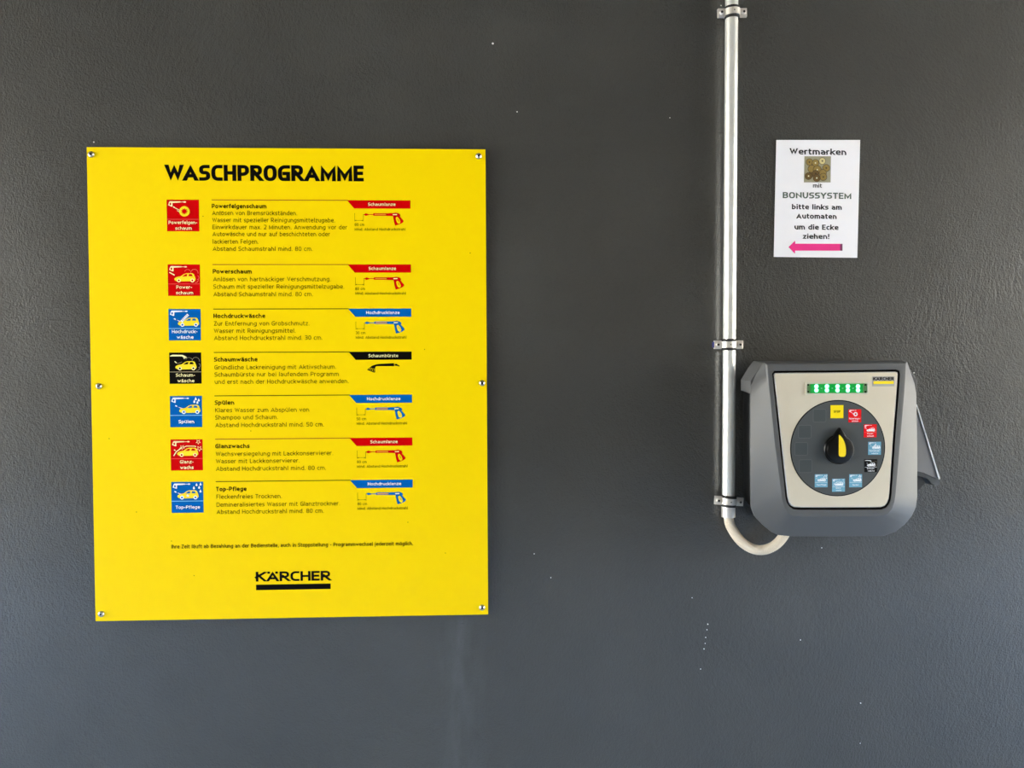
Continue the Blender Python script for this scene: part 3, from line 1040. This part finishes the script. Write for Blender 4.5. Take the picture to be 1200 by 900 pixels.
pipe_clamp(857.7, 15.6, 1.7, 'pipe clamp nearest the top, holding the metal pipe above the white notice', False)
pipe_clamp(853.4, 404, 0, 'middle pipe clamp just above and left of the grey control terminal', True)
pipe_clamp(853.9, 587, -4.5, 'lowest slightly tilted pipe clamp beside the lower left of the control terminal', False)

hpx = [(853.7, 600, .030), (853.8, 606, .030), (855.2, 614, .031), (858.3, 620.5, .032), (863, 628, .034), (869, 635, .036), (876.5, 640.5, .038), (884, 643.7, .040),
       (891, 644.6, .042), (898.5, 643.6, .044), (906, 640.3, .047), (912.5, 635.2, .050), (917.5, 629, .053), (920.5, 624, .055), (922, 620.3, .056)]
ctrl = [at(x, y, d) for x, y, d in hpx]


def catmull(P, per=24):
    out = []
    for i in range(len(P) - 1):
        p0, p1, p2, p3 = P[max(0, i - 1)], P[i], P[i + 1], P[min(len(P) - 1, i + 2)]
        for j in range(per):
            t = j / per
            out.append(.5 * ((2 * p1) + (p2 - p0) * t + (2 * p0 - 5 * p1 + 4 * p2 - p3) * t * t + (3 * p1 - p0 - 3 * p2 + p3) * t ** 3))
    out.append(P[-1])
    return out


raw = catmull(ctrl)
cum = [0]
for a, c in zip(raw, raw[1:]):
    cum.append(cum[-1] + (c - a).length)
step = .0009
path, k, d = [], 0, 0
while d < cum[-1]:
    while cum[k + 1] < d:
        k += 1
    t = (d - cum[k]) / (cum[k + 1] - cum[k])
    path.append(raw[k] + (raw[k + 1] - raw[k]) * t)
    d += step
b = MB()
b.tube(path, lambda i: .0122 + (.0005, 0, -.0006, 0)[i % 4], 'hose', 20)
hose = b.build('corrugated_hose', None, smooth=60)
hose['label'] = 'cream corrugated hose curving from the pipe end up under the control terminal'
hose['category'] = 'hose'

# ------------------------------------------------------------------ control terminal
FY, RY = .138, .095
Fp = [(897, 426), (980, 425.3), (1062.3, 424.5), (1061.8, 433), (1061.2, 446), (1060.3, 460), (1054.8, 525), (1050, 580), (1048.7, 588.5), (1045.8, 597), (1040.5, 602.6), (1034, 605.4),
      (1020, 606.2), (980, 606.4), (940, 606.4), (928, 605.6), (922, 602), (918, 595.5), (914.8, 585), (913.2, 573), (906.5, 520), (900.6, 463), (899, 448), (898, 437)]
Rp = [(895, 424.7), (980, 424), (1063, 423.7), (1067.5, 437), (1072, 450), (1074, 463), (1075, 530), (1075, 582), (1073.5, 594), (1069, 604), (1061, 614), (1050, 623),
      (1036, 628), (980, 628.7), (927, 628.5), (912, 627), (905, 624), (895, 616), (884, 604.5), (880, 594), (879.3, 530), (879.3, 465), (880.3, 452), (886.5, 438)]
Gp = [(907, 434.6), (980, 434), (1050, 433), (1054, 434.5), (1055, 438.5), (1054, 455), (1049, 520), (1045.2, 578), (1044.2, 585), (1042, 591), (1038.5, 595), (1033, 597),
      (1020, 597.3), (980, 597.4), (940, 597.4), (930, 596.8), (925.5, 594.2), (922, 589.5), (920.2, 582), (919.3, 573), (913.5, 520), (907.3, 463), (905.3, 445), (904.4, 438.5)]


def loop(P, off):
    return [at(x, y, off) for x, y in P]


def setoff(L, off):
    return [Vector((p.x, -off, p.z)) for p in L]


def inset(L, d):
    """move a closed loop (xz plane) inwards by d"""
    n = len(L)
    out = []
    area = sum(L[i].x * L[(i + 1) % n].z - L[(i + 1) % n].x * L[i].z for i in range(n))
    sg = 1 if area > 0 else -1
    for i in range(n):
        a, p, c = L[i - 1], L[i], L[(i + 1) % n]
        d0 = Vector((p.x - a.x, p.z - a.z)).normalized()
        d1 = Vector((c.x - p.x, c.z - p.z)).normalized()
        nn = Vector((-(d0.y + d1.y), d0.x + d1.x)).normalized() * sg
        cc = max(.5, nn.dot(Vector((-d0.y, d0.x)) * sg))
        out.append(Vector((p.x + nn.x * d / cc, p.y, p.z + nn.y * d / cc)))
    return out


F, Rr, G = loop(Fp, FY), loop(Rp, RY), loop(Gp, .140)
cenx = .5 * (min(p.x for p in Rr) + max(p.x for p in Rr))
cenz = .5 * (min(p.z for p in Rr) + max(p.z for p in Rr))
term = thing('control_terminal', (cenx, 0, min(p.z for p in Rr)),
             'grey wall-mounted wash control terminal with rotary knob and lit green display', 'control panel')
b = MB()
rear_in = inset(Rr, .004)
b.grid([setoff(rear_in, RY - .010), setoff(Rr, RY - .006), Rr, F, setoff(inset(F, .0025), .1405), setoff(inset(F, .006), .1412), setoff(G, .1412), setoff(G, .138)], 'housing')
b.grid([setoff(G, .138), setoff(G, .124)], 'groove')
b.face(setoff(rear_in, RY - .010), 'housing')
# crown: the wider shoulder behind the top of the hood
ER = [at(x, y, .042) for x, y in ((890, 423.3), (882.5, 423.3), (876.5, 431), (868, 445), (868, 457.5))]
EF = [at(x, y, RY - .003) for x, y in ((897, 424.4), (894.3, 425.5), (888, 434.5), (879.6, 446.5), (879.6, 461.5))]
mir = lambda L: [Vector((2 * cenx - p.x, p.y, p.z)) for p in reversed(L)]
LR, LF = ER + [Vector((cenx, -.042, ER[-1].z))] + mir(ER), EF + [Vector((cenx, -RY + .003, EF[-1].z))] + mir(EF)
# keep the bottom edges straight and the mirrored half level
b.grid([LR, LF], 'housing', True, True, True)
b.build('housing', term, smooth=24, bevel=.0008)
b = MB()
bk = [Vector((cenx + (p.x - cenx) * .93, 0, cenz + (p.z - cenz) * .90)) for p in Rr]
b.grid([setoff(bk, 0.0), setoff(bk, RY - .008)], 'backbox', True, True, True)
b.build('back_box', term, smooth=30)['label'] = 'black rear box against the wall'
b = MB()
b.face(setoff(inset(G, -.001), .1245), 'groove')
b.build('gasket', term, fix=False)['label'] = 'black gap round the faceplate'
b = MB()
pl = inset(G, .0050)
b.grid([setoff(pl, .1247), setoff(pl, .1382)], 'groove')
b.grid([setoff(pl, .1382), setoff(inset(pl, .0020), .1394)], 'plateedge')
b.grid([setoff(inset(pl, .0020), .1394), setoff(inset(pl, .0030), .1394)], 'plate', True, False, True)
b.build('faceplate', term, smooth=30)['label'] = 'brushed light metal faceplate'
FPY = .1394


def fp(px, py, d=0.0):
    p = at(px, py, FPY)
    return Vector((p.x, -(FPY + d), p.z))


PXM = (at(1000, 500, FPY) - at(999, 500, FPY)).length    # metres per pixel on the faceplate
# dial disc
DC = fp(981.7, 525.2)
b = MB()
r = 55.6 * PXM
b.lathe_y((DC.x, DC.z), [(r, -FPY + .0004), (r, -FPY - .0004), (r - .0018, -FPY - .0005)], 'groove', 72)
b.disc((DC.x, DC.z), r - .0022, -FPY - .0008, 'dial', 72)
dial = b.build('dial_disc', term)
DY = -FPY - .0010
for px, py in ((960.2, 487), (942.9, 505.8), (938.7, 526), (943.8, 546.2)):
    P = fp(px, py)
    h = 7.4 * PXM
    b = MB()
    rp = round_path([(P.x - h, P.z - h, .12), (P.x + h, P.z - h, .12), (P.x + h, P.z + h, .12), (P.x - h, P.z + h, .12)], True, 4)
    b.face([(q.x, DY, q.y) for q in rp], 'dialdark')
    ribbon(b, rp, .0011, DY - .0002, 'dialedge', True, False)
    b.build('blank_field', dial, fix=False)['label'] = 'empty embossed square field'
# stickers
STK = [(980.6, 482.4, None, 'stick_yellow'), (1001.5, 487.3, 0, 'stick_red'), (1019.5, 504.8, 1, 'stick_red'), (1024.6, 525.3, 2, 'stick_blue'),
       (1020.2, 545.6, 3, 'stick_black'), (1002.4, 563.3, 4, 'stick_blue'), (982.4, 568.5, 5, 'stick_blue'), (962.1, 563.3, 6, 'stick_blue')]
for px, py, kind, key in STK:
    P = fp(px, py)
    s = 15.0 * PXM
    b = MB()
    b.box((P.x - s / 2, DY - .0003, P.z - s / 2), (P.x + s / 2, DY + .0004, P.z + s / 2), key)
    st = b.build('programme_sticker', dial)
    T = lambda p: (P.x - s / 2 + p[0] * s, P.z + s / 2 - p[1] * s)
    b = MB()
    if kind is None:
        st['label'] = 'yellow square reading STOP'
        text(b, 'STOP', T((.24, 0))[0], T((0, .57))[1], .17 * s, 'ink', DY - .0005, x1=T((.76, 0))[0], w=.19, gap=.15)
        b.build('sticker_lettering', st, fix=False)
    else:
        st['label'] = {'stick_red': 'bright red', 'stick_blue': 'pale blue', 'stick_black': 'black'}[key] + ' square with white pictogram'
        pictogram(b, kind, T, s, key, 'white', 'white', DY - .0005, DY - .0008)
        poly(b, [(0.03, .61), (.97, .61), (.97, .63), (.03, .63)], 'white' if key != 'stick_red' else 'lightred', DY - .0005, T)
        b.build('pictogram', st, fix=False)
        b = MB()
        for tx, u0, u1, v in ROWS[kind][4]:
            text(b, tx, T((u0, v))[0], T((0, v - .01))[1], .105 * s, 'white', DY - .0005, x1=T((u1, v))[0], w=.17, gap=.13)
        b.build('caption_lettering', st, fix=False)
# knob: stepped skirt, grip with a nose pointing up
KC = at(981.9, 526.3, FPY)
b = MB()
kr = 16.6 * PXM
y0 = -FPY - .0008
b.lathe_y((KC.x, KC.z), [(kr * 1.04, y0), (kr * 1.04, y0 - .003), (kr * .98, y0 - .005)], 'knob', 48)
nose = []
for i in range(40):
    a = 2 * math.pi * i / 40
    t = abs((a - math.pi / 2 + math.pi) % (2 * math.pi) - math.pi) / math.radians(26)
    rr_ = kr * (.98 + (.54 * (1 - t) ** 1.3 if t < 1 else 0))
    nose.append((math.cos(a) * rr_, math.sin(a) * rr_))
Lp = lambda sc, yy: [(KC.x + x * sc, yy, KC.z + z * sc) for x, z in nose]
b.grid([Lp(1.0, y0 - .003), Lp(.98, y0 - .012), Lp(.94, y0 - .0145), Lp(.84, y0 - .0155)], 'knob', True, False, True)
knob = b.build('knob', dial, smooth=35)
knob['label'] = 'black rotary knob with pointed nose'
# yellow pointer inlay on the grip
b = MB()
yk = y0 - .0156
kp = []
for x, y in ((983.0, 510.5), (983.6, 509.6), (985.4, 511.3), (987.6, 514.2), (989.4, 518), (990.6, 522.5), (991.2, 527.5), (991.0, 532.2), (990.2, 534.4), (988.8, 535.3), (985.0, 535.2), (983.4, 534.4), (982.9, 532.5)):
    p = at(x, y, -yk)
    kp.append((p.x, p.z))
b.prism(kp, yk - .0012, yk + .001, 'pointer')
b.build('pointer_inlay', knob)['label'] = 'yellow pointer strip'

# LED display
b = MB()


def rrect(x0, y0, x1, y1, rad):
    A, B = fp(x0, y1), fp(x1, y0)
    w, h = B.x - A.x, B.z - A.z
    n = 5
    out = []
    for cx, cz, a0 in ((A.x + rad, A.z + rad, 180), (B.x - rad, A.z + rad, 270), (B.x - rad, B.z - rad, 0), (A.x + rad, B.z - rad, 90)):
        for i in range(n + 1):
            a = math.radians(a0 + 90 * i / n)
            out.append((cx + rad * math.cos(a), cz + rad * math.sin(a)))
    return out


o1, o2 = rrect(943.2, 447.4, 1017.6, 462.8, .005), rrect(945.0, 449.2, 1015.8, 461.0, .003)
l3 = lambda P, d: [(x, -FPY - d, z) for x, z in P]
b.grid([l3(o1, 0), l3(o1, .0028), l3(o2, .0034), l3(o2, .0008)], 'frame')
disp = b.build('led_display', term, smooth=30)
disp['label'] = 'narrow lit green light bar'
b = MB()
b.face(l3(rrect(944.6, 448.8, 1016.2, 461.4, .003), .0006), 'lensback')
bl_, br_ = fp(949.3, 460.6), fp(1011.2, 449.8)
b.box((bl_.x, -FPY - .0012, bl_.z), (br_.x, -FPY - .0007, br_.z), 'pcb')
b.build('circuit_board', disp)
for x in (956.4, 968.7, 981.1, 993.2, 1005.1):
    for y in (452.7, 457.3):
        P = fp(x, y)
        b = MB()
        b.lathe_y((P.x, P.z), [(.0047, -FPY - .0011), (.0047, -FPY - .0019), (.0036, -FPY - .0024), (.0014, -FPY - .0026)], 'led', 14)
        b.build('led', disp, smooth=50)
for x in (962.5, 975, 987.2, 999.3):
    P = fp(x, 455)
    b = MB()
    b.box((P.x - .0014, -FPY - .0016, P.z - .0007), (P.x + .0014, -FPY - .0011, P.z + .0007), 'white')
    b.build('resistor', disp)
for x in (946.8, 1014):
    for y in (451, 459):
        P = fp(x, y)
        b = MB()
        b.lathe_y((P.x, P.z), [(.0022, -FPY - .0006), (.0022, -FPY - .0018), (.0012, -FPY - .0022)], 'recess', 10)
        b.build('screw', disp, smooth=40)
b = MB()
b.grid([l3(o2, .0028), l3(o2, .0034)], 'lens', True, True, True)
b.build('lens', disp)['label'] = 'clear cover over the lights'

# badge
b = MB()
A, B = fp(1022, 452.8), fp(1048, 441)
b.box((A.x, -FPY - .0008, A.z), (B.x, -FPY + .0002, B.z), 'badge')
badge = b.build('maker_badge', term)
b = MB()
w, h = B.x - A.x, B.z - A.z
text(b, 'KÄRCHER', A.x + .04 * w, A.z + .60 * h, .34 * h, 'black', -FPY - .0011, x1=A.x + .97 * w, w=.24, gap=.08, ratio=.85)
b.build('badge_lettering', badge, fix=False)
b = MB()
b.face([(A.x + .05 * w, -FPY - .0011, A.z + .24 * h), (A.x + .97 * w, -FPY - .0011, A.z + .24 * h), (A.x + .97 * w, -FPY - .0011, A.z + .53 * h), (A.x + .05 * w, -FPY - .0011, A.z + .53 * h)], 'pyellow')
b.build('badge_stripe', badge, fix=False)

# sheet-metal shield on the right flank
b = MB()
SD = .060
tri = [at(x, y, SD) for x, y in ((1073.0, 474.5), (1099.6, 561.3), (1092, 558.5), (1084, 554.5), (1074.5, 552.0))]
inn = [Vector((tri[4].x - .030, tri[4].y, tri[4].z)), Vector((tri[0].x - .020, tri[0].y, tri[0].z))]
pl_ = [(p.x, p.z) for p in tri + inn]
b.prism(pl_, -SD, -SD + .002, 'shield')
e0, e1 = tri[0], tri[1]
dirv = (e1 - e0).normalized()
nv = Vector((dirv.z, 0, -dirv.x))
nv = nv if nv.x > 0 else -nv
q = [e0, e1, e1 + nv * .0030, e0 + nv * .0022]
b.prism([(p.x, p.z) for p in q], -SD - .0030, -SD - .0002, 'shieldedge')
b.prism([(p.x, p.z) for p in q], -SD - .0002, -.004, 'shield')
b.build('side_shield', term)['label'] = 'triangular grey sheet metal shield'
b = MB()
arc = [at(x, y, SD - .004) for x, y in ((1070, 551.5), (1076, 552.5), (1084, 555), (1092, 559), (1100, 562), (1100.6, 567.5), (1097, 569.5), (1091, 566.5), (1087.5, 561.5), (1082, 559.2), (1075, 557.5), (1070, 557))]
b.prism([(p.x, p.z) for p in arc], -SD + .003, -.006, 'backbox_mid')
b.build('chute_lip', term, smooth=30)
b = MB()
br3 = [at(x, y, SD - .010) for x, y in ((1066, 556), (1075, 557.5), (1082, 559), (1084, 566), (1075, 575.5), (1066, 581))]
b.prism([(p.x, p.z) for p in br3], -SD + .010, 0.0, 'backbox')
b.build('shield_bracket', term)
